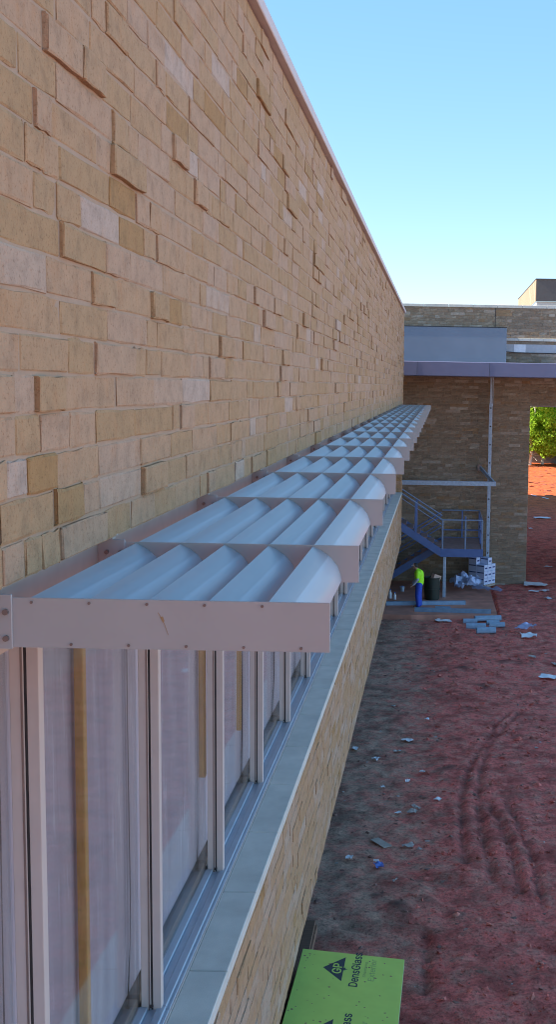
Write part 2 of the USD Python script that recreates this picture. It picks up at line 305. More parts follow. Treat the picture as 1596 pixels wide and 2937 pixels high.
# ------------------------------------------------------------------ stones
def stone(u0, u1, v0, v1, proud, rng, to3, depth=.055, rough=.005, joint=.013, fine=True):
    """A split faced block: u along the wall, v up, w outwards."""
    j = joint / 2
    c_ = .008 / max(u1 - u0, .05); U = np.array([0, c_, .34, .68, 1 - c_, 1]) if fine else np.array([0, c_, 1 - c_, 1])
    V = np.array([0, .06, .94, 1])
    n, m = len(U), len(V)
    uu = u0 + j + (u1 - u0 - joint) * U[:, None] + np.zeros((1, m)); vv = v0 + j + (v1 - v0 - joint) * V[None, :] + np.zeros((n, 1))
    e = np.array([rng.gauss(0, .0035) for _ in range(4)])
    uu[0] += e[0] + np.array([rng.gauss(0, .0042) for _ in range(m)]); uu[-1] += e[1] + np.array([rng.gauss(0, .0042) for _ in range(m)])
    vv[:, 0] += e[2] * .6 + np.array([rng.gauss(0, .003) for _ in range(n)]); vv[:, -1] += e[3] * .6 + np.array([rng.gauss(0, .003) for _ in range(n)])
    ww = np.full((n, m), proud) + np.array([[rng.gauss(0, rough) for _ in range(m)] for _ in range(n)])
    ch = .003 + .003 * rng.random()
    ww[0] -= ch; ww[-1] -= ch; ww[:, 0] -= ch; ww[:, -1] -= ch
    tilt = rng.gauss(0, .0015); ww += tilt * (2 * U[:, None] - 1)
    idx = np.arange(n * m).reshape(n, m)
    P = [(uu[a, b], vv[a, b], ww[a, b]) for a in range(n) for b in range(m)]
    ring = [(a, 0) for a in range(n)] + [(n - 1, b) for b in range(1, m)] + [(a, m - 1) for a in range(n - 2, -1, -1)] + [(0, b) for b in range(m - 2, 0, -1)]
    base = len(P)
    for a, b in ring: P.append((uu[a, b], vv[a, b], -depth))
    Fc = []
    for a in range(n - 1):
        for b in range(m - 1):
            i, k, l, o = idx[a, b], idx[a + 1, b], idx[a + 1, b + 1], idx[a, b + 1]
            Fc += [(i, k, l), (i, l, o)]
    R = len(ring)
    for q in range(R):
        a, b = idx[ring[q]], idx[ring[(q + 1) % R]]
        Fc += [(b, a, base + q), (b, base + q, base + (q + 1) % R)]
    return to3(np.array(P)), np.array(Fc)

def lay_courses(u0, u1, v0, v1, pitch, lens, rng, holes=(), splits=()):
    """Random ashlar: rows of uneven lengths; holes are (u0, u1, v0, v1) rectangles that stay open."""
    out = []; v = v0
    while v < v1 - .03:
        h = min(pitch, v1 - v); segs = [(u0, u1)]
        for a, b, c, d in holes:
            if v + h * .5 > c and v + h * .5 < d:
                segs = [s for x, y in segs for s in ((x, min(y, a)), (max(x, b), y)) if s[1] - s[0] > .03]
        for x, y in segs:
            u = x
            while u < y - 1e-6:
                l = rng.choice(lens) * (1 + rng.uniform(-.12, .12)); 
                if y - (u + l) < .12: l = y - u
                for s in splits:
                    if u < s < u + l - 1e-6 and s - u > .02: l = s - u
                out.append((u, u + l, v, v + h)); u += l
        v += h
    return out

def put_stones(parent, blocks, to3, mat, rng, nparts, tone_of, proud_of, rough, score, stuff_name):
    made = []
    for bk in blocks:
        u0, u1, v0, v1 = bk
        made.append((score(bk), bk))
    order = sorted(range(len(made)), key=lambda i: -made[i][0]); top = set(order[:nparts])
    VV, FF, TT, off = [], [], [], 0
    for i, (s, bk) in enumerate(made):
        v, f = stone(*bk, proud_of(bk, rng), rng, to3, rough=rough, fine=(i in top or s > 250))
        t = tone_of(bk, rng)
        if i in top and s > 0: part(parent, 'stone', (v, f), mat, False, tone=t)
        else:
            VV.append(v); FF.append(f + off); TT.append(np.full(len(v), t)); off += len(v)
    part(parent, stuff_name, (np.vstack(VV), np.vstack(FF)), mat, False, tone=np.concatenate(TT), kind='stuff')

# ------------------------------------------------------------------ main building
END = 48.25
B0 = -6.0
PITCHZ = .154
ZT, ZH = 11.396, 7.70
ZS, ZB = 4.0638, 1.854
WIN_END = 47.45
bld = thing('stone_building', 'long buff split stone building wall with ribbon window filling the left side', 'building', (0, 0, 0))
rng = random.Random(11)
part(bld, 'mortar_bed', cat([box(-.30, -.0055, B0, END - .02, ZH + .004, ZT), box(-.30, -.0055, B0, END - .02, ZB, ZS - .105),
                             box(-.55, -.016, WIN_END + .03, END - .02, ZS - .10, ZH)]), M['mortar'])
def main3(P): return np.stack([P[:, 2], P[:, 0], P[:, 1]], -1)     # u = y, v = z, w = x
WHITES = [(5.52, 9.19), (7.23, 9.81), (8.5, 10.57), (6.57, 10.3), (7.19, 8.41), (4.24, 8.1), (9.07, 7.77), (11.85, 8.24), (14.5, 10.9), (10.2, 10.2), (17, 9.3), (13.2, 10.6)]
OCHRE = [(8.96, 10.76), (5.75, 9.37), (4.62, 8.08), (8.13, 10.18), (11.2, 10.6)]
PROUD = [(4.49, 8.4), (5.74, 9.52), (6.95, 9.84), (7.6, 9.69), (6.07, 7.88), (8.12, 8.76), (10.62, 9.02), (13.35, 9.23), (6.49, 8.88), (4.9, 9.73), (12.0, 10.2), (15.2, 9.9)]
def inside(bk, pts): return any(bk[0] <= a < bk[1] and bk[2] <= b < bk[3] for a, b in pts)
def main_tone(bk, r):
    if inside(bk, WHITES): return .985
    if inside(bk, OCHRE): return .07
    x = r.random()
    if bk[3] < 4.1 and x > .05: return r.uniform(.45, .95)
    if x < .016: return r.uniform(.88, .96)
    if x < .04: return r.uniform(.08, .2)
    return r.uniform(.28, .84)
def main_proud(bk, r):
    if inside(bk, PROUD): return r.uniform(.018, .026)
    if bk[3] < 4.1: return r.uniform(-.002, .004) + (r.uniform(.004, .012) if r.random() < .05 else 0)
    if bk[0] > 3.8 and r.random() < (.06 if bk[0] > 9 else .006): return r.uniform(.014, .026)
    return r.uniform(-.0015, .003) + (r.uniform(.004, .010) if r.random() < .14 else 0)
def main_score(bk):
    q = proj(np.array([[0, bk[0], bk[2]], [0, bk[1], bk[2]], [0, bk[1], bk[3]], [0, bk[0], bk[3]]]))
    if bk[1] < 3.6: return -1
    q = np.clip(q, [0, 0], [1596, 2937]); x, y = q[:, 0], q[:, 1]
    return abs(.5 * np.sum(x * np.roll(y, -1) - y * np.roll(x, -1)))
LENS = (.21, .27, .34, .42, .5, .58, .66, .75)
blocks = lay_courses(B0, END, ZH, ZT, PITCHZ, LENS, rng)
blocks += lay_courses(B0, END, ZB, ZS - .11, PITCHZ, LENS, rng)
blocks += lay_courses(WIN_END + .02, END, ZS - .11, ZH, PITCHZ, (.4, .45), rng)
put_stones(bld, blocks, main3, M['stone'], rng, 300, main_tone, main_proud, .0018, main_score, 'stone_veneer')
# return faces (wall end, window jamb), copings, lintel
for s0 in np.arange(ZB, ZT - .1, PITCHZ * 2):
    z1 = min(s0 + PITCHZ * 2 - .01, ZT)
    for a, b in ((-.012, -.40), (-.41, -.80)):
        part(bld, 'quoin_stone', cbox(b, a, END - .02, END + .012, s0, z1, .01), M['stone'], tone=rng.uniform(.2, .85))
for s0 in np.arange(ZS, ZH - .1, PITCHZ):
    part(bld, 'jamb_stone', cbox(-.47, -.018, WIN_END + .002, WIN_END + .03, s0, s0 + PITCHZ - .01, .006), M['stone'], tone=rng.uniform(.2, .8))
y = B0
while y < END:
    y1 = min(y + 3.05, END + .02)
    part(bld, 'coping_unit', cbox(-.45, .0711, y + .003, y1 - .003, 11.41, 11.52, .008), M['coping'])
    y = y1
part(bld, 'lintel', cat([box(-.30, -.10, B0, WIN_END, 7.42, ZH), box(-.10, -.085, B0, WIN_END, 7.42, 7.45)]), M['lintel'])
part(bld, 'roof', box(-16, -.30, B0, END - .02, 11.0, 11.3), M['roof'])
part(bld, 'floor_slab', box(-16, -.30, B0, END - .02, ZB - .002, ZB + .3), M['dark'])
part(bld, 'rear_wall', cat([box(-16.3, -16, B0, END + 60, -.9, 11.4), box(-16, -.30, B0 - .3, B0, ZB, 11.4), box(-16, -.80, END - .3, END - .02, ZB, 11.4)]), M['dark'])
part(bld, 'recessed_wall', box(-2.4, -2.1, B0, END - .5, -.9, ZB - .002), M['dark'])
part(bld, 'partition', box(-2.5, -2.4, B0, END - .3, ZB + .3, 11.0), M['dark'])
# the ribbon window: mullions, sill track, panes, plastic sheet, battens
MULL = [5.35 + 2.3033 * k for k in range(-3, 19)]
for i, ym in enumerate(MULL):
    mp = part(bld, 'mullion', cat([cbox(-.383, -.325, ym - .033, ym + .033, ZS + .004, 7.46, .003), cbox(-.465, -.398, ym - .033, ym + .033, ZS + .004, 7.46, .003)]), M['alum'])
    part(mp, 'gasket', cat([box(-.398, -.383, ym - .026, ym + .026, ZS + .004, 7.46), box(-.402, -.380, ym - .050, ym - .0335, ZS + .0455, ZS + .062)]), M['gasket'])
    part(mp, 'reveal', box(-.412, -.402, ym - .037, ym - .0335, ZS + .004, 7.46), M['screw'])
joints = list(MULL) + [WIN_END]
sheet_rng = random.Random(5)
for i, (a, b) in enumerate(zip(joints[:-1], joints[1:])):
    w = part(bld, 'window', cat([cbox(-.485, -.42, a + .034, b - .034, ZS - .02, ZS + .045, .004), cbox(-.42, -.36, a + .002, b - .002, ZS - .02, ZS + .022, .003),
                                 cbox(-.36, -.30, a + .002, b - .002, ZS - .02, ZS + .036, .004), cbox(-.30, -.275, a + .002, b - .002, ZS - .02, ZS + .014, .003),
                                 ]), M['track'])
    part(w, 'window_head', box(-.47, -.35, a + .034, b - .034, 7.40, 7.46), M['alum'])
    part(w, 'pane', box(-.480, -.472, a + .035, b - .035, ZS + .046, 7.40), M['glass'])
    ys = np.linspace(a + .02, b - .02, 26); zs = np.linspace(ZS + .12, 7.42, 22)
    Y, Z = np.meshgrid(ys, zs, indexing='ij'); q = np.stack([Y.ravel() * 2.2, Z.ravel() * .35, 0 * Y.ravel()], -1)
    X = -.565 + (.02 * fb(q, 40 + i, 3).reshape(Y.shape) + .012 * np.sin(Y * 9 + Z * .5)) * np.clip((Z - ZS - .12) / .5, 0, 1)
    part(w, 'plastic_sheet', grid_mesh(np.stack([X, Y, Z], -1)), M['sheet'], True)
    part(w, 'inner_curb', cbox(-.66, -.49, a + .03, b - .03, ZS + .002, ZS + .10, .006), M['curb'])
    if i == 3: part(w, 'batten', cbox(-.54, -.485, 6.50, 6.56, ZS + .10, 7.4, .005), M['wood'])
    if i == 4: part(w, 'batten', cbox(-.54, -.485, 9.93, 9.99, 4.95, 7.4, .005), M['wood'])
    if i == 5: part(w, 'batten', cbox(-.54, -.49, 11.80, 11.85, 4.81, 7.4, .005), M['wood'])
ys_ = [8.216 + 1.352 * k for k in range(-11, 30)]
for a, b in zip(ys_[:-1], ys_[1:]):
    if a > WIN_END - .1: break
    b = min(b, WIN_END)
    part(bld, 'sill_stone', cbox(-.262, .03, a + .006, b - .006, ZS - .10, ZS, .007), M['precast'])
part(bld, 'sill_bed', box(-.26, .0, B0, WIN_END, ZS - .104, ZS - .012), M['gasket'])
part(bld, 'sealant', box(-.277, -.2622, B0, WIN_END, ZS - .02, ZS + .010), M['coping'])

# ------------------------------------------------------------------ sunshade
ZFB, ZFT, XO = 7.4919, 7.6728, 1.1685
FRAMES = [4.056] + [5.5388 + 2.3033 * k for k in range(19)]
shade = thing('sunshade', 'long champagne metal sunshade with curved blades bolted along the stone wall', 'sunshade')
def blade_section(x0):
    t = np.linspace(0, 1, 11)
    X = x0 + np.interp(t, [0, .2, .45, .7, .88, 1], [0, .04, .085, .120, .136, .141]); Zc = ZFT - .006 - np.interp(t, [0, .2, .45, .7, .88, 1], [0, .019, .050, .095, .135, .166])
    d = np.stack([np.gradient(X), np.gradient(Zc)], -1); d /= np.linalg.norm(d, axis=1)[:, None]; nrm = np.stack([-d[:, 1], d[:, 0]], -1)
    out = np.stack([X, Zc], -1); inn = out - nrm * .007
    return Polygon(np.vstack([out, inn[::-1]]))
for i, yf in enumerate(FRAMES):
    pl = part(shade, 'outrigger_plate', cbox(.005, XO, yf, yf + .0065, ZFB, ZFT, .0012), M['paint'])
    part(pl, 'wall_bracket', cat([cbox(-.10, .032, yf - .011, yf - .0005, ZFB - .004, ZFT + .012, .002), cbox(-.10, -.02, yf - .03, yf + .02, ZFT + .0125, ZFT + .028, .003),
                                  cbox(-.045, -.005, yf - .02, yf + .012, ZFT + .0285, ZFT + .058, .004)]), M['paint'])
    if i < 12:
        part(pl, 'bolt', tube((.012, yf - .024, ZFT - .05), (.012, yf - .0105, ZFT - .05), .011, 8), M['screw'])
        part(pl, 'bolt', tube((.012, yf - .024, ZFB + .035), (.012, yf - .0105, ZFB + .035), .011, 8), M['screw'])
        if i: part(pl, 'bolt', tube((-.055, yf - .024, ZFT - .05), (-.055, yf - .0105, ZFT - .05), .011, 8), M['screw'])
    if i < 1:
        for k in range(5):
            part(pl, 'screw', tube((.10 + .2065 * k, yf - .005, ZFT - .016), (.10 + .2065 * k, yf + .001, ZFT - .016), .0055, 8), M['screw'])
            part(pl, 'screw', tube((.24 + .2065 * k, yf - .005, ZFB + .014), (.24 + .2065 * k, yf + .001, ZFB + .014), .0055, 8), M['screw'])
        part(pl, 'chip', cat([trimesh.creation.extrude_polygon(Polygon([(0, 0), (.014, .004), (.022, -.018), (.016, -.028), (.006, -.012)]), .001), trimesh.creation.extrude_polygon(Polygon([(-.012, .022), (-.009, .022), (.006, -.001), (.003, -.001)]), .001), trimesh.creation.extrude_polygon(Polygon([(.018, -.026), (.0205, -.026), (.042, -.085), (.040, -.085)]), .001)]).apply_transform(np.array([[.7, 0, 0, .56], [0, 0, -1, yf - .0006], [0, .75, 0, ZFT - .062], [0, 0, 0, 1.0]])), M['chip'], label='rusty chip in the paint of the nearest end plate')
for a, b in zip(FRAMES[:-1], FRAMES[1:]):
    for k in range(5):
        x0 = .084 + .215 * k
        e = trimesh.creation.extrude_polygon(blade_section(x0), b - a - .009, engine='earcut')
        v = e.vertices.copy(); e.vertices = np.stack([v[:, 0], a + .008 + v[:, 2], v[:, 1]], -1); e.invert() if e.volume < 0 else None
        part(shade, 'blade', e, M['blade'], 25)

# ------------------------------------------------------------------ far wing
FW = 52.5
WZT = 11.99
wing = thing('stone_wing', 'brown stone wing with tall open portal closing the far end of the yard', 'building')
OX0, OX1, OZ = 5.64, 12.0, 7.65
X0, X1 = -7.0, 17.0
part(wing, 'mortar_bed', cat([box(X0, OX0, FW + .016, FW + 11, -.9, WZT), box(OX1, X1, FW + .016, FW + 11, -.9, WZT), box(OX0, OX1, FW + .016, FW + 11, OZ, WZT)]), M['mortar'])
part(wing, 'link_wall', cat([box(-7.3, -7.0, END - .3, FW + 11, -.9, 11.6), box(-16, -3.0, FW + 11, FW + 45.0, -.9, 11.0), box(-16, -7.3, END, FW + 11, 10.7, 11.2)]), M['dark'])
def wing3(P): return np.stack([P[:, 0], FW - P[:, 2], P[:, 1]], -1)
r2 = random.Random(23)
holes = [(OX0, OX1, -2, OZ), (4.44, X1, 9.94, 10.39), (4.44, X1, 10.53, 10.66)]
wblocks = lay_courses(X0, X1, -.8, WZT, .1366, (.26, .34, .42, .5, .58, .66, .78, .3), r2, holes, (3.97,))
def wing_tone(bk, r):
    x = r.random()
    return r.uniform(.82, 1.0) if x < .09 else (r.uniform(0, .15) if x < .16 else r.uniform(.25, .8))
def wing_score(bk):
    c = proj(np.array([[(bk[0] + bk[1]) / 2, FW, (bk[2] + bk[3]) / 2]]))[0]
    if not (1166 < c[0] < 1590): return -1
    if bk[2] > 9.4 and bk[3] < 11.1 and bk[0] < 4.4: return -1
    if 8.9 < bk[2] < 9.5: return -1
    return (bk[1] - bk[0]) * (bk[3] - bk[2]) * 3900 * (1.3 if bk[2] > 9 else 1)
def flipped(P):
    return wing3(P)
def put_wing():
    def to3(P): return wing3(P)
    put_stones(wing, wblocks, to3, M['wing_stone'], r2, 300, wing_tone, lambda b, r: r.uniform(-.003, .006), .002, wing_score, 'stone_veneer')
put_wing()
x = X0
while x < X1:
    part(wing, 'coping_unit', cbox(x + .006, x + 1.10, FW - .05, FW + .4, WZT + .004, WZT + .135, .01), M['precast']); x += 1.106
x = 4.45
while x < X1 - .1:
    part(wing, 'ledge_stone', cbox(x + .004, x + .566, FW - .06, FW + .01, 10.535, 10.655, .008), M['precast']); x += .57
part(wing, 'grey_band', box(4.44, X1, FW - .004, FW + .014, 10.02, 10.385), M['grey_band'])
part(wing, 'white_panel', cbox(4.83, 5.36, FW - .02, FW - .005, 10.03, 10.38, .003), M['white'])
part(wing, 'membrane_strip', cat([bar((4.45, FW - .03, 10.055), (4.8, FW - .03, 10.02), .05, .03), bar((4.8, FW - .03, 10.02), (5.6, FW - .03, 10.004), .05, .03), bar((5.6, FW - .03, 10.004), (X1, FW - .03, 10.0), .05, .03)]), M['membrane'])
part(wing, 'portal_lintel', box(OX0 - .02, OX1 + .02, FW - .006, FW + .3, OZ - .06, OZ - .002), M['screw'])
cn = part(wing, 'canopy', cbox(-6.5, X1 - 1, 48.85, FW - .02, 8.88, 9.48, .02), M['fascia'])
for k in range(6):
    part(cn, 'seam', box(-2.5 + 3.05 * k, -2.49 + 3.05 * k, 48.842, 48.87, 8.90, 9.46), M['membrane'])
pn = part(wing, 'metal_panel', cbox(-3.0, 4.44, 51.5, FW - .03, 9.484, 11.06, .012), M['panel'])
part(pn, 'panel_flashing', box(-3.0, 4.45, 51.48, 52.45, 11.062, 11.085), M['membrane'])
part(wing, 'control_joint', box(3.955, 3.98, FW - .012, FW + .01, 9.6, WZT), M['membrane'])
ph = part(wing, 'penthouse', box(6.47, 15.0, 61.0, 61.05, 12.94, 14.06), M['charcoal'], label='charcoal front of the rooftop penthouse')
part(ph, 'side_cladding', cat([box(6.44, 6.466, 61.0, 75, 12.94, 14.05)] + [box(6.43, 6.44, 61.3 + .9 * k, 61.33 + .9 * k, 12.94, 14.03) for k in range(15)]), M['tan_clad'])
part(ph, 'base_flashing', box(6.50, 15.0, 61.1, 75, 11.9, 12.93), M['grey_band'])
part(ph, 'penthouse_roof', box(6.42, 15.05, 60.96, 75, 14.065, 14.11), M['charcoal'])
part(wing, 'roof', box(X0, X1, FW + .45, FW + 24, 11.7, 11.85), M['roof'])

# ------------------------------------------------------------------ concrete pad, stair, steel frame
pad = Polygon([(-6, 44.75), (.55, 44.55), (3.96, 44.75), (3.92, 49.8), (3.90, FW), (-6, FW)])
pm = trimesh.creation.extrude_polygon(pad, .35, engine='earcut'); pm.apply_translation((0, 0, -.85))
structure('concrete_pad', pm, M['slab'])
st = thing('steel_stair', 'blue primed steel switchback stair with railed landing at far wall', 'stair', (0, 0, 0))
LZ, LX0, LX1, LY0, LY1, SL = 1.58, 1.70, 3.43, 48.4, 52.3, .635
def zc(x): return LZ + SL * (LX0 - x)
part(st, 'landing_deck', cbox(LX0, LX1 - .01, LY0 + .06, LY1, LZ - .06, LZ - .005, .005), M['tread'])
for yy, nm in ((LY0, 'landing_fascia'), (LY1, 'landing_fascia')):
    part(st, nm, cbox(LX0, LX1, yy, yy + .055, LZ - .33, LZ + .02, .006), M['steel'])
part(st, 'landing_fascia', cbox(LX1, LX1 + .05, LY0, LY1, LZ - .33, LZ + .02, .006), M['steel'])
def stringer(ya, yb, xa, xb, f, zlo, zhi):
    poly = Polygon([(xa, f(xa) + zhi), (xb, f(xb) + zhi), (xb, f(xb) + zlo), (xa, f(xa) + zlo)])
    e = trimesh.creation.extrude_polygon(poly, yb - ya, engine='earcut'); v = e.vertices.copy(); e.vertices = np.stack([v[:, 0], yb - v[:, 2], v[:, 1]], -1); return e
part(st, 'stringer', stringer(LY0, LY0 + .055, -3.4, LX0 - .002, zc, -.34, .02), M['steel'])
part(st, 'stringer', stringer(LY0 + 1.62, LY0 + 1.675, -3.4, LX0 - .002, zc, -.34, .02), M['steel'])
for k in range(14):
    xx = LX0 - .30 * (k + .5); part(st, 'tread', cbox(xx - .15, xx + .15, LY0 + .056, LY0 + 1.618, zc(xx) - .03, zc(xx) + .01, .004), M['tread'])
def zl(x): return LZ - SL * (LX0 - x)
part(st, 'stringer', stringer(50.45, 50.505, -1.55, LX0 - .002, zl, -.30, .05), M['steel'])
part(st, 'stringer', stringer(52.0, 52.055, -1.55, LX0 - .002, zl, -.30, .05), M['steel'])
for k in range(10):
    xx = LX0 - .30 * (k + .5); part(st, 'tread', cbox(xx - .15, xx + .15, 50.506, 51.998, zl(xx) - .03, zl(xx) + .01, .004), M['tread'])
part(st, 'landing_post', cbox(1.79, 1.92, LY0 + .06, LY0 + .19, -.5, LZ - .33, .01), M['galv'])
part(st, 'landing_post', cbox(3.2, 3.3, LY1 - .3, LY1 - .2, -.5, LZ - .33, .01), M['galv'])
RZ = LZ + 1.25
def rail(*a, r=.028): return tube(*a, r, 8)
part(st, 'handrail', cat([rail((LX0 + .03, LY0 + .03, RZ), (LX1, LY0 + .03, RZ)), rail((LX1, LY0 + .03, RZ), (LX1, LY1, RZ)), rail((LX1, LY1, RZ), (LX0 + .03, LY1, RZ))]), M['railing'])
part(st, 'mid_rail', cat([rail((LX1, LY0 + .03, LZ + .6), (LX1, LY1, LZ + .6), r=.02), rail((LX1, LY1, LZ + .35), (LX0, LY1, LZ + .35), r=.03)]), M['steel'])
for px_, py_ in ((LX0 + .05, LY0 + .03), (2.72, LY0 + .03), (LX1, LY0 + .05), (LX1, 50.3), (LX1, LY1 - .03), (2.65, LY1), (2.75, LY0 + 1.6)):
    part(st, 'baluster', cbox(px_ - .032, px_ + .032, py_ - .032, py_ + .032, LZ, RZ - .02, .004), M['railing'] if py_ < 49 else M['steel'])
for yy in (LY0 + .03, LY0 + 1.64):
    part(st, 'handrail', cat([rail((LX0 + .03, yy, RZ - .0), (-3.3, yy, RZ + SL * (LX0 + 3.3))), rail((LX0 + .03, yy, RZ - .22), (-3.3, yy, RZ - .22 + SL * (LX0 + 3.3)), r=.018)]), M['railing'])
    for xx in (.6, -.6, -1.8): part(st, 'baluster', cbox(xx - .045, xx + .045, yy - .03, yy + .03, zc(xx), RZ + SL * (LX0 - xx) - .02, .004), M['steel'])
for yy in (50.48, 52.02):
    part(st, 'handrail', rail((LX0, yy, RZ - .05), (-1.4, yy, RZ - .05 - SL * (LX0 + 1.4))), M['steel'])
    part(st, 'mid_rail', rail((LX0, yy, RZ - .55), (-1.4, yy, RZ - .55 - SL * (LX0 + 1.4)), r=.02), M['steel'])

fr = thing('post_and_beam', 'pale galvanised post and horizontal beam standing against the far stone wall', 'steelwork')
part(fr, 'post', cat([cbox(3.755, 3.90, 51.88, 51.90, .45, 7.72, .003), cbox(3.89, 3.90, 51.90, 52.05, .45, 7.72, .003)]), M['galv'])
part(fr, 'upper_post', cat([cbox(3.78, 3.87, 51.90, 51.92, 7.70, 8.89, .003), cbox(3.90, 3.93, 51.95, 52.1, 7.6, 8.89, .003)]), M['galv'])
part(fr, 'base_leg', cbox(3.70, 3.78, 51.95, 52.05, -.5, .5, .003), M['galv'])
for k in range(9): part(fr, 'bolt', tube((3.83, 51.862, .95 + .82 * k), (3.83, 51.881, .95 + .82 * k), .034, 8), M['membrane'])
part(fr, 'beam', cbox(-3.0, 4.08, 50.78, 50.9, 4.09, 4.29, .01), M['galv'])
part(fr, 'brace', bar((4.0, 50.92, 4.22), (3.42, 52.35, 4.80), .07, .16), M['galv'])
part(fr, 'wall_cleat', box(3.3, 3.5, 52.3, 52.44, 4.65, 4.95), M['screw'])

# ------------------------------------------------------------------ things on the pad
def hollow(Lx, w, h, t=.012):
    o = trimesh.creation.box((Lx, w, h)); 
    return cat([box(-Lx / 2, Lx / 2, -w / 2, -w / 2 + t, -h / 2, h / 2), box(-Lx / 2, Lx / 2, w / 2 - t, w / 2, -h / 2, h / 2),
                box(-Lx / 2, Lx / 2, -w / 2 + t, w / 2 - t, h / 2 - t, h / 2), box(-Lx / 2, Lx / 2, -w / 2 + t, w / 2 - t, -h / 2, -h / 2 + t)])
def lie(m, x, y, z, rz=0.0, ry=0.0, rx=0.0):
    m = m.copy(); m.apply_transform(trimesh.transformations.euler_matrix(rx, ry, rz)); m.apply_translation((x, y, z)); return m
b1 = thing('steel_tube', 'longer blue grey steel tube lying across the pad behind worker\'s feet', 'steel tube', (1.1, 46.72, -.5), math.atan2(.46, 3.24))
part(b1, 'tube_wall', lie(hollow(3.3, .16, .15), 0, 0, .076), M['beam']); part(b1, 'end_cap', box(1.645, 1.652, -.08, .08, .0, .15), M['galv'])
b2 = thing('steel_tube', 'steel tube lying nearest the front edge of the pad', 'steel tube', (2.2, 45.22, -.5), -.05)
part(b2, 'tube_wall', lie(hollow(3.05, .17, .15), 0, 0, .076), M['beam']); part(b2, 'end_cap', box(1.525, 1.532, -.08, .08, .0, .15), M['membrane'])
single('steel_block', lie(hollow(.62, .30, .11), 1.80, 45.75, -.444, .05), M['beam'], 'short steel block between the two tubes on the pad', 'steel block')
PIPES = [(2.85, 43.75, .55, .09, .10, 'short blue grey pipe at the far left of the pipe pile'), (3.55, 44.08, 1.05, .22, .11, 'longest blue grey pipe at the back of the pipe pile'),
         (3.05, 42.85, .75, .07, .12, 'short blue grey pipe at the middle left of the pipe pile, dark open end'), (3.85, 43.05, .60, .10, .10, 'short blue grey pipe at the right end of the pipe pile'),
         (3.40, 42.0, .72, .13, .12, 'short pipe nearest the camera in the pipe pile'), (3.72, 43.55, .5, .2, .09, 'small pipe in the middle of the pipe pile')]
for x, y, l, a, r, lb in PIPES:
    t = thing('short_pipe', lb, 'pipe', (x, y, gz(x, y) + r * .9), a)
    an = trimesh.creation.annulus(r * .86, r, l, sections=20); an.apply_transform(trimesh.transformations.rotation_matrix(math.pi / 2, (0, 1, 0))); part(t, 'pipe_wall', an, M['pipe'], 40)
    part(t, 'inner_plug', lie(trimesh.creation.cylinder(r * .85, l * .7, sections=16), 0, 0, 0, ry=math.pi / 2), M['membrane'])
# cartons
u = np.array([.60, .80]); v_ = np.array([-.80, .60]); c0 = np.array([3.66, 51.0]); ang = math.atan2(u[1], u[0])
bw, bd, bh = .30, .44, .30
plt = thing('pallet', 'timber pallet under the stack of white cartons', 'pallet', (c0[0], c0[1], -.5), ang)
for k in range(5): part(plt, 'deck_board', cbox(-.02 + .19 * k, .12 + .19 * k, -.03, .91, .09, .115, .003), M['scrap'])
for k in range(3): part(plt, 'runner', cbox(-.02, .9, .02 + .38 * k, .10 + .38 * k, .0, .088, .003), M['scrap'])
def carton(i, j, k, h=bh, dz=0):
    top = (k == 3)
    lay = ('bottom', 'middle', 'third')[k] if k < 3 else 'topmost'; grp = None
    if k == 3: lab = 'white carton alone on top of the stack, nearer the stone wall' if j else 'white carton topmost and nearest on the carton stack by the post'
    elif j == 0: lab = 'white carton in the ' + lay + ' layer of the carton stack, ' + ('near corner', 'middle of right face', 'right end')[i]
    elif i == 0: lab = 'white carton in the ' + lay + ' layer of the carton stack, left end'
    else: lab = 'white carton hidden at the back of the stack against the wall'; grp = 'cartons at the back of the stack'
    p = c0 + u * (i * bw + bw / 2) + v_ * (j * bd + bd / 2)
    t = thing('carton', lab, 'carton', (p[0], p[1], -.384 + k * bh + dz), ang, grp)
    part(t, 'box_body', cbox(-bw / 2 + .006, bw / 2 - .006, -bd / 2 + .006, bd / 2 - .006, 0, h - .006, .008), M['carton'])
    part(t, 'label', box(-.09, .09, -bd / 2 - .0, -bd / 2 + .0045, h * .38, h * .58), M['label_blue'])
    part(t, 'label', box(-bw / 2 + .0, -bw / 2 + .0045, -.19, .19, h * .72, h * .88), M['label_blue'])
for k in range(3):
    for i in range(3):
        for j in range(2): carton(i, j, k)
carton(1, 0, 3); carton(0, 1, 3)
def crumple(sx, sy, h, seed, n=14, hang=0.0, freq=3.0):
    X, Y = np.meshgrid(np.linspace(-.5, .5, n), np.linspace(-.5, .5, n), indexing='ij')
    q = np.stack([X.ravel() * freq + seed, Y.ravel() * freq, 0 * X.ravel()], -1)
    z = np.abs(fb(q, seed, 3)).reshape(X.shape); rim = fb(q * .8 + 7, seed + 5, 2).reshape(X.shape)
    Xs = X * sx * (1 + .35 * rim); Ys = Y * sy * (1 + .35 * np.roll(rim, 3, 0))
    v, f = grid_mesh(np.stack([Xs, Ys, .012 + h * z], -1)); t = trimesh.Trimesh(v, f, process=False)
    lo = t.copy(); lo.vertices[:, 2] -= .004; lo.invert(); return cat([t, lo])
film = cat([lie(crumple(1.0, .7, .5, 3, 30, freq=5), 2.85, 50.3, -.5, .3), lie(crumple(1.2, .28, .22, 8, 18), 3.75, 49.75, -.5, -.75)])
single('plastic_wrap', film, M['film'], 'crumpled clear plastic wrap slumped beside the carton stack', 'plastic wrap', smooth=True)
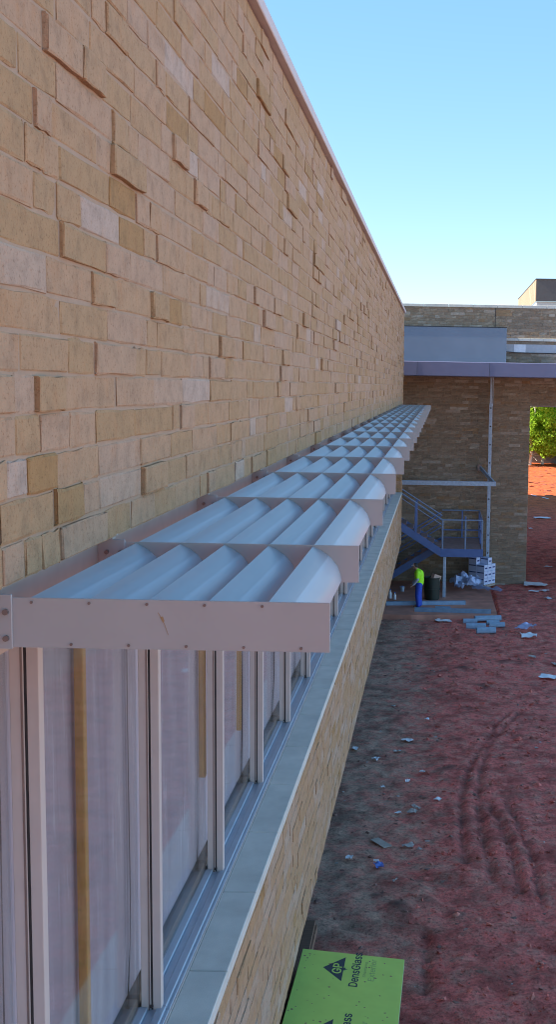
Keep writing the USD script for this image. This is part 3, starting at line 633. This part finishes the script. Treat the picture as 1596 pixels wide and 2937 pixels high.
# barrel with cardboard
ba = thing('waste_barrel', 'dark barrel standing behind the worker beneath the landing', 'barrel', (1.34, 48.0, -.5))
prof = np.array([(0, 0), (.29, 0), (.31, .03), (.33, .45), (.345, .90), (.36, .91), (.36, .95), (.335, .95), (.30, .1), (0, .1)])
part(ba, 'drum', trimesh.creation.revolve(prof, sections=28), M['barrel'], 40)
part(ba, 'rib', trimesh.creation.annulus(.33, .35, .03, sections=28).apply_translation((0, 0, .45)), M['barrel'])
single('cardboard_box', lie(cbox(-.17, .17, -.12, .12, -.13, .13, .004), 1.50, 47.95, .43, .5, .35), M['cardboard'], 'pinkish cardboard box poking out of the dark barrel', 'cardboard box')
for (x, y, r, h, lb, mk) in [(-.43, 48.05, .07, .34, 'white bottle at the wall edge left of the worker', 'white'), (.03, 49.75, .10, .2, 'small pale blue tub on the pad behind the worker', 'galv'), (-.22, 47.8, .06, .27, 'white bottle left of the worker, standing nearer the tube', 'white')]:
    t = thing('bottle' if h > .22 else 'tub', lb, 'bottle' if h > .22 else 'tub', (x, y, -.5))
    pr = np.array([(0, 0), (r, 0), (r, h * .65), (r * .4, h * .85), (r * .4, h), (0, h)]) if h > .22 else np.array([(0, 0), (r * .8, 0), (r, h), (r * 1.05, h), (r * 1.05, h + .012), (0, h + .012)])
    part(t, 'container', trimesh.creation.revolve(pr, sections=16), M[mk], 40); part(t, 'lid', trimesh.creation.cylinder(r * .5, .03, sections=12).apply_translation((0, 0, h + .02)), M['bluefilm'])

# ------------------------------------------------------------------ the worker
def hulls(chain, refine=.035, it=8):
    out = None
    for (a, ra), (b, rb) in chain:
        s = [manifold3d.Manifold.sphere(r, 14).translate(tuple(map(float, p))) for p, r in ((a, ra), (b, rb))]
        h = manifold3d.Manifold.batch_hull(s); out = h if out is None else out + h
    out = out.refine_to_length(refine); m = out.to_mesh()
    t = trimesh.Trimesh(np.asarray(m.vert_properties)[:, :3], np.asarray(m.tri_verts)); trimesh.smoothing.filter_taubin(t, iterations=it); return t
pe = thing('person', 'worker in bright yellow-green shirt and blue jeans, head bowed, standing on pad', 'person', (.80, 46.25, -.5), 0)
# local frame: facing -x; y = away from camera; heights in metres
J = lambda x, y, z: np.array([x, y, z])
hipL, hipR = J(.02, -.09, .93), J(.02, .09, .93); kneeL, kneeR = J(-.03, -.10, .50), J(.03, .10, .50); ankL, ankR = J(.0, -.11, .09), J(.06, .11, .09)
pel, wai, che, nek = J(.02, 0, .96), J(.02, 0, 1.10), J(-.02, 0, 1.36), J(-.07, 0, 1.53)
head = J(-.15, 0, 1.66)
shL, shR = J(-.04, -.19, 1.44), J(-.04, .19, 1.44); elL, elR = J(-.05, -.25, 1.15), J(-.05, .25, 1.15); wrL, wrR = J(-.22, -.20, .93), J(-.24, .16, .95)
body = [((pel, .13), (wai, .12)), ((wai, .12), (che, .14)), ((che - J(0, .08, 0), .11), (che + J(0, .08, 0), .11)), ((che, .12), (nek, .06)), ((nek, .055), (head, .07)), ((head, .088), (head + J(-.02, 0, .05), .088)), ((head + J(-.05, 0, -.05), .05), (head + J(-.085, 0, -.02), .02)),
        ((shL, .06), (shR, .06))]
for s, e, w in ((shL, elL, wrL), (shR, elR, wrR)): body += [((s, .058), (e, .045)), ((e, .043), (w, .03))]
for h, k, a in ((hipL, kneeL, ankL), (hipR, kneeR, ankR)): body += [((h, .085), (k, .055)), ((k, .053), (a, .038)), ((a + J(0, 0, -.04), .035), (a + J(-.15, 0, -.055), .028))]
for w, s in ((wrL, -1), (wrR, 1)):
    pm_ = w + J(-.06, 0, -.05); body += [((w, .028), (pm_, .032))]
    for q in range(4): body += [((pm_ + J(-.01, (q - 1.5) * .018, -.01), .011), (pm_ + J(-.055 + .006 * abs(q - 1), (q - 1.5) * .02, -.055), .009))]
    body += [((pm_ + J(.0, -s * .03, 0), .011), (pm_ + J(-.035, -s * .05, -.02), .009))]
bp = part(pe, 'body', hulls(body, .022, 6), M['skin'], True)
sh = [((wai + J(0, 0, -.10), .185), (wai + J(.01, 0, .05), .185)), ((wai + J(.01, 0, .05), .185), (che + J(.03, 0, 0), .195)), ((che - J(-.03, .09, 0), .155), (che + J(.03, .09, 0), .155)), ((che + J(.03, 0, .03), .165), (nek + J(.03, 0, -.04), .10)), ((shL, .09), (shR, .09))]
for s, e in ((shL, elL), (shR, elR)): sh += [((s, .095), (s * .35 + e * .65, .088))]
part(pe, 'shirt', hulls(sh, .03, 8), M['hivis'], True)
sl = []
for s, e, w in ((shL, elL, wrL), (shR, elR, wrR)): sl += [((s * .4 + e * .6, .07), (e, .066)), ((e, .066), (w * .92 + e * .08, .05))]
part(pe, 'sleeves', hulls(sl, .03, 5), M['greysleeve'], True)
tr = [((pel + J(0, 0, .05), .16), (pel, .17)), ((hipL, .13), (hipR, .13))]
for h, k, a in ((hipL, kneeL, ankL), (hipR, kneeR, ankR)): tr += [((h, .14), (k, .108)), ((k, .107), (a + J(0, 0, .0), .092))]
part(pe, 'jeans', hulls(tr, .03, 6), M['denim'], True)
bt = []
for a in (ankL, ankR): bt += [((a + J(.02, 0, .0), .06), (a + J(.02, 0, -.045), .045)), ((a + J(.02, 0, -.045), .045), (a + J(-.16, 0, -.05), .04))]
part(pe, 'boots', hulls(bt, .03, 4), M['boot'], True)
part(pe, 'hair', hulls([((head + J(.025, 0, .02), .093), (head + J(.005, 0, .055), .093))], .03, 4), M['hair'], True)
part(pe, 'cap_brim', lie(trimesh.creation.cylinder(.085, .014, sections=20), head[0] - .09, head[1], head[2] + .05, ry=-.45), M['cap'])
for s in (-1, 1):
    e_ = trimesh.creation.icosphere(1, .012); e_.apply_translation(head + J(-.083, s * .034, .012)); part(pe, 'eye', e_, M['hair'], True)

# ------------------------------------------------------------------ printed board on its stack
BZ = 1.55
bA = np.array([-.02, 13.5]); yaw_ = math.radians(-1); TILT = .085
ux = np.array([math.cos(yaw_), math.sin(yaw_)]); uy = np.array([-ux[1], ux[0]])     # uy points away from the camera
ang = yaw_; W_ = 1.255; L_ = 2.44
def tilted(p):
    UsdGeom.Xformable(stage.GetPrimAtPath(p)).AddRotateYOp().Set(math.degrees(TILT)); return p
bd_ = tilted(thing('sheathing_board', 'yellow green sheathing board printed with dark lettering, topmost of its stack', 'board', (bA[0], bA[1], BZ - .0135), ang))
part(bd_, 'face', cbox(0, W_, -L_, 0, 0, .0135, .002), M['greenboard'])
part(bd_, 'edge_strip', box(W_ + .0002, W_ + .0012, -L_ + .01, -.01, .001, .0125), M['core'])
def print_text(txt, hgt, lx, ly, mat, bold=False, squeeze=1.0, name='lettering'):
    t = meshkit.text_mesh(txt, hgt, .0008, bold); v = t.vertices.copy()
    v[:, 0] *= squeeze
    t.vertices = np.stack([lx - v[:, 1], ly + v[:, 0], v[:, 2] + .0137], -1); part(bd_, name, t, mat); return v[:, 0].max()
for rep in range(3):
    oy = -1.38 * rep
    a, b, c = (.294, -.392), (.54, -.10), (.54, -.667)
    tri = Polygon([(a[0], a[1] + oy), (b[0] - .0, (b[1]) + oy), (c[0], c[1] + oy)]); ty = (b[1] + c[1]) / 2 + oy; tx = (b[0] + c[0]) / 2
    if ty < -L_ + .3: continue
    tm = trimesh.creation.extrude_polygon(tri, .0006, engine='earcut'); tm.apply_translation((0, 0, .0137)); part(bd_, 'logo_triangle', tm, M['ink'])
    stx = Polygon([(tx - .02, ty), (tx, ty - .015), (tx + .012, ty - .045), (tx + .02, ty - .014), (tx + .05, ty), (tx + .02, ty + .014), (tx + .012, ty + .045), (tx, ty + .015)])
    sm = trimesh.creation.extrude_polygon(stx, .0006, engine='earcut'); sm.apply_translation((0, 0, .0137)); part(bd_, 'logo_star', sm, M['ink'])
    t = meshkit.text_mesh('GP', .105, .0008, True); v = t.vertices.copy(); v[:, 0] -= (v[:, 0].max() + v[:, 0].min()) / 2; v[:, 0] *= 1.25
    t.vertices = np.stack([tx - .025 - v[:, 1], ty + v[:, 0], v[:, 2] + .0146], -1); part(bd_, 'logo_letters', t, M['greenboard'])
    d0 = (.728, -.774); wd = meshkit.text_mesh('DensGlass', .095, .0008, True).vertices[:, 0].max(); sq = .775 / wd
    print_text('DensGlass', .10, d0[0] + .005, d0[1] + oy, M['ink'], True, sq)
    print_text('Sheathing', .035, d0[0] + .085, d0[1] + .25 + oy, M['inkfaint'], False, 1.6, 'small_lettering')
    print_text('Exterior', .07, d0[0] + .19, d0[1] + .17 + oy, M['inkfaint'], False, 1.5, 'faint_lettering')
rs = random.Random(4); specks = []
for _ in range(70):
    sx, sy = rs.uniform(.02, 1.2), rs.uniform(-2.3, -.05); s = rs.uniform(.004, .013)
    pts = [(sx + s * math.cos(q) * rs.uniform(.6, 1.6), sy + s * math.sin(q) * rs.uniform(.6, 1.6)) for q in np.linspace(0, 2 * math.pi, 7)[:-1]]
    p = trimesh.creation.extrude_polygon(Polygon(pts).buffer(0).convex_hull, .0006, engine='earcut'); p.apply_translation((0, 0, .0137)); specks.append(p)
part(bd_, 'mud_speck', cat(specks), M['clod'], kind='stuff')
for k in range(7):
    t = tilted(thing('sheathing_board', 'plain yellow green sheathing board in the stack beneath the printed one', 'board', (bA[0] + rs.uniform(-.012, .0), bA[1] + rs.uniform(-.01, .004), BZ - .0135 - .0142 * (k + 1)), ang, 'boards under the printed sheathing board'))
    part(t, 'face', cbox(0, W_, -L_, 0, 0, .0135, .002), M['greenboard']); part(t, 'edge_strip', box(W_ + .0002, W_ + .0012, -L_ + .01, -.01, .001, .0125), M['core'])
zt = BZ - .0135 - .0142 * 8
q = bA - uy * 1.2 + ux * .6
for lv, (z0, z1) in enumerate(((.40, .84), (.86, zt - .115))):
    t = thing('timber_crate', ('lower' if lv == 0 else 'upper') + ' brown timber crate under the green boards beside the wall', 'crate', (q[0] - .13, q[1] + .0, 0), ang)
    for k in range(5):
        zz = z0 + (z1 - z0) * (k + .5) / 5; hh = (z1 - z0) / 5 - .016
        part(t, 'slat', cbox(-.66, .52, 1.12, 1.15, zz - hh / 2, zz + hh / 2, .004), M['pallet']); part(t, 'slat', cbox(-.69, -.66, -1.15, 1.15, zz - hh / 2, zz + hh / 2, .004), M['pallet'])
        part(t, 'slat', cbox(.505, .52, -1.15, 1.11, zz - hh / 2, zz + hh / 2, .004), M['pallet'])
    part(t, 'corner_post', box(-.64, -.56, 1.03, 1.11, z0, z1), M['pallet']); part(t, 'corner_post', box(.42, .50, 1.03, 1.11, z0, z1), M['pallet'])
    part(t, 'crate_lid', box(-.66, .50, -1.14, 1.11, z1 - .02, z1 - .001), M['pallet'])
# brown timbers under the wall edge beside the boards
for k in range(6):
    x, y = -.33 - .015 * (k % 2), 14.3 + .02 * k
    single('lumber_board', lie(cbox(-.24, .24, -1.5, 1.5, 0, .045, .004), x, y, .46 + .05 * k, .01 * (k % 3 - 1)), M['pallet'], ['lowest', 'second lowest', 'third from the bottom', 'third from the top', 'second highest', 'topmost'][k] + ' brown board in the low lumber pile under the wall edge', 'lumber')
single('plastic_pipe_end', lie(trimesh.creation.annulus(.045, .055, .5, sections=16), -.16, 12.75, .95, 0, math.pi / 2, 0), M['grey_band'], 'pale grey pipe end on the lumber at the lower left of the green boards', 'pipe', 40)
single('lumber_prop', lie(cbox(-.20, .20, -1.2, 1.2, 0, .12, .004), -.28, 12.5, .80, 0), M['pallet'], 'thick brown timber under the pale pipe end at the wall edge', 'lumber')

# ------------------------------------------------------------------ litter
rl = random.Random(9)
def litter(name, x, y, sx, sy, mat, label, catg, group=None, h=.05, flat=False):
    z = gz(x, y)
    m = cbox(-sx / 2, sx / 2, -sy / 2, sy / 2, 0, .018, .003) if flat else crumple(sx, sy, h, rl.randint(1, 90), 9)
    single(name, lie(m, x, y, z + .005, rl.uniform(0, 3) if not flat else -.95), M[mat], label, catg, smooth=not flat, group=group)
litter('scrap_board', .63, 19.8, .44, .17, 'scrap', 'flat tan scrap board lying on the grey soil', 'board', flat=True)
litter('blue_wrapper', .66, 18.56, .16, .11, 'bluefilm', 'crumpled bright blue wrapper on the grey soil', 'wrapper', h=.06)
litter('plastic_sheet_scrap', 4.85, 41.9, .55, .5, 'film', 'torn translucent plastic scrap right of the pipe pile', 'plastic scrap', h=.25)
litter('paper_scrap', 4.92, 41.2, .45, .45, 'white', 'bright white paper on the plastic scrap right of the pipe pile', 'paper', h=.12)
litter('paper_sheet', 6.05, 52.0, .65, .8, 'paper', 'large pale sheet at the foot of the portal corner', 'paper', h=.1)
litter('paper_strip', 8.83, 80.1, .9, .5, 'paper', 'long white strip lying in the shaded portal passage', 'paper', h=.06)
litter('paper_scrap', 5.0, 34.62, .40, .30, 'white', 'long white scrap at the right edge on the red soil', 'paper', h=.07)
litter('paper_scrap', 1.84, 43.76, .42, .25, 'white', 'white paper scrap at the foot of the pad front edge', 'paper', h=.07)
for x, y, s in [(.69, 25.99, .15), (-.29, 26.05, .18), (.91, 26.91, .2), (1.64, 22.22, .11), (1.21, 21.71, .16), (1.15, 21.4, .14), (.88, 21.4, .1), (1.11, 19.64, .16), (.6, 18.79, .07), (.25, 25.18, .14), (.14, 18.82, .09),
                (4.78, 37.67, .2), (5.47, 36.9, .2), (5.86, 50.55, .35), (6.39, 50.95, .3), (6.38, 49.1, .25), (7.2, 57.94, .3), (7.49, 73.5, .25), (1.6, 44.1, .3), (1.35, 29.0, .1), (.5, 22.9, .08), (1.3, 24.2, .09), (.95, 17.9, .06), (1.0, 23.4, .08)]:
    litter('litter_scrap', x, y, s, s * rl.uniform(.5, .9), rl.choice(['paper', 'white', 'paper', 'pebble']), 'small pale scrap of litter on the churned soil', 'litter', 'pale litter scraps strewn over the soil', h=.05)
litter('roadside_plank', 9.9, 96.9, 1, 1, 'scrap', 'thin pale plank on the sunlit soil beyond the portal', 'plank', flat=True) if False else single('plank', bar((9.41, 98.3, -.66), (10.6, 94.9, -.66), .14, .06), M['paper'], 'thin pale plank at the edge of sunlit soil beyond the portal', 'plank')
def rock(s, seed):
    r = np.random.RandomState(seed); return trimesh.convex.convex_hull(r.normal(size=(11, 3)) * np.array([s, s * .8, s * .5]) * .5)
cl = []; pb = []; rr = random.Random(77)
for k in range(700):
    y = 13 + 32 * rr.random() ** 1.3; x = rr.uniform(-.9, 1.6 + y * .1); s = (.012 + .045 * rr.random() ** 3) * (1 + .02 * y)
    m = rock(s, k); m.apply_translation((x, y, gz(x, y))); (cl if rr.random() < .86 else pb).append(m)
rd_ = []
for k in range(1500):
    y = 12.5 + 30 * rr.random() ** 1.25; x = 1.15 + (y * .085 + .9) * rr.random() ** .8
    if meshkit.noise(np.array([[x * 1.3, y * 1.3, 0]]), 5)[0] < -.05: continue
    s = (.014 + .05 * rr.random() ** 4) * (1 + .02 * y)
    m = rock(s, 9000 + k); m.vertices[:, 2] *= 1.3; m.apply_translation((x, y, gz(x, y) + .1 * s)); rd_.append(m)
rd_ = cat(rd_)
single('red_soil_clods', rd_, M['soil'], 'red soil clods churned up on the right side of the yard', 'soil clods', kind='stuff', prim={'red': np.full(len(rd_.vertices), .8)})
single('soil_clods', cat(cl), M['clod'], 'loose dark soil clods scattered over the yard', 'soil clods', kind='stuff')
single('rubble_bits', cat(pb), M['pebble'], 'tiny pale rubble bits scattered over the yard', 'rubble', kind='stuff')
fc = []
for k in range(260):
    y = rr.uniform(96, 135); x = rr.uniform(6, 20); m = rock(rr.uniform(.15, .5), 3000 + k); m.vertices[:, 2] *= .4; m.apply_translation((x, y, gz(x, y))); fc.append(m)
single('far_clods', cat(fc), plain('red_clod', (.30, .075, .04), .95), 'red clods on the sunlit ground beyond the portal', 'soil clods', kind='stuff')

# ------------------------------------------------------------------ far trees and grey wall
gw = thing('grey_wall', 'long dark grey rendered wall behind the far trees', 'wall', (0, 141, -.9))
part(gw, 'wall_face', box(-30, 60, 0, .3, 0, 5.2), M['greywall']); part(gw, 'wall_cap', cbox(-30, 60, -.05, .35, 5.203, 5.33, .01), M['coping'])
def tree(x, y, H, R, seed, label, n=15000):
    r = np.random.RandomState(seed); t = thing('birch_tree', label, 'tree', (x, y, -.8))
    tr_ = []; p = np.array([0., 0, 0]); rad = .20
    nodes = [p]
    for k in range(7):
        q = p + np.array([r.normal(0, .12), r.normal(0, .12), H / 7.5]); tr_.append(trimesh.convex.convex_hull(np.vstack([trimesh.creation.icosphere(1, rad).vertices + p, trimesh.creation.icosphere(1, rad * .85).vertices + q])))
        p = q; rad *= .85; nodes.append(p)
    part(t, 'trunk', cat(tr_), M['bark'], 40)
    limbs = []; cl_ = []
    for k in range(60):
        b = nodes[r.randint(1, 7)]; a = r.uniform(0, 2 * math.pi); l = R * r.uniform(.35, 1.0); e = b + np.array([math.cos(a) * l, math.sin(a) * l, r.uniform(-.5, .5) * l * .7 + .2])
        limbs.append(tube(b, e, .022, 6)); cl_.append((e, r.uniform(.7, 1.25)))
        cl_.append(((b + e) / 2, r.uniform(.5, .9)))
        if r.rand() < .5: cl_.append((e + np.array([0, 0, -r.uniform(.5, 1.3)]), .5))
    part(t, 'limb', cat(limbs), M['bark'])
    w = np.array([c[1] ** 2 for c in cl_]); w /= w.sum(); ii = r.choice(len(cl_), n, p=w)
    d = r.normal(size=(n, 3)); d /= np.linalg.norm(d, axis=1)[:, None]; rad_ = r.rand(n) ** .45
    C = np.array([cl_[i][0] for i in ii]) + d * (np.array([cl_[i][1] for i in ii]) * rad_)[:, None]
    C = C[C[:, 2] > 1.5 + .5 * np.sin(C[:, 0] * 2.1 + seed)]; n = len(C)
    nn = r.normal(size=(n, 3)) * .6 + np.array([-.65, -.55, .5]); nn /= np.linalg.norm(nn, axis=1)[:, None]
    a = np.cross(nn, r.normal(size=(n, 3))); a /= np.linalg.norm(a, axis=1)[:, None]; b = np.cross(nn, a); b /= np.linalg.norm(b, axis=1)[:, None]
    s = r.uniform(.09, .20, n)[:, None]
    V = np.stack([C - a * s, C + b * s * .6, C + a * s, C - b * s * .6], 1).reshape(-1, 3); i4 = np.arange(n)[:, None] * 4
    part(t, 'crown', (V, np.vstack([i4 + [0, 1, 2], i4 + [0, 2, 3]])), M['leaf'], False)
tree(12.25, 136.3, 10.5, 3.2, 1, 'pale trunked tree at the left edge of the portal view')
tree(16.3, 136.9, 10.0, 3.3, 2, 'bushy bright green tree right of the pale trunk beyond the portal', 18000)
tree(18.6, 136.8, 11.0, 3.4, 3, 'bright green tree at the right edge of the portal view')
tree(14.0, 138.9, 10.0, 3.0, 4, 'bright green tree standing behind the pale trunked one, against the grey wall', 15000)
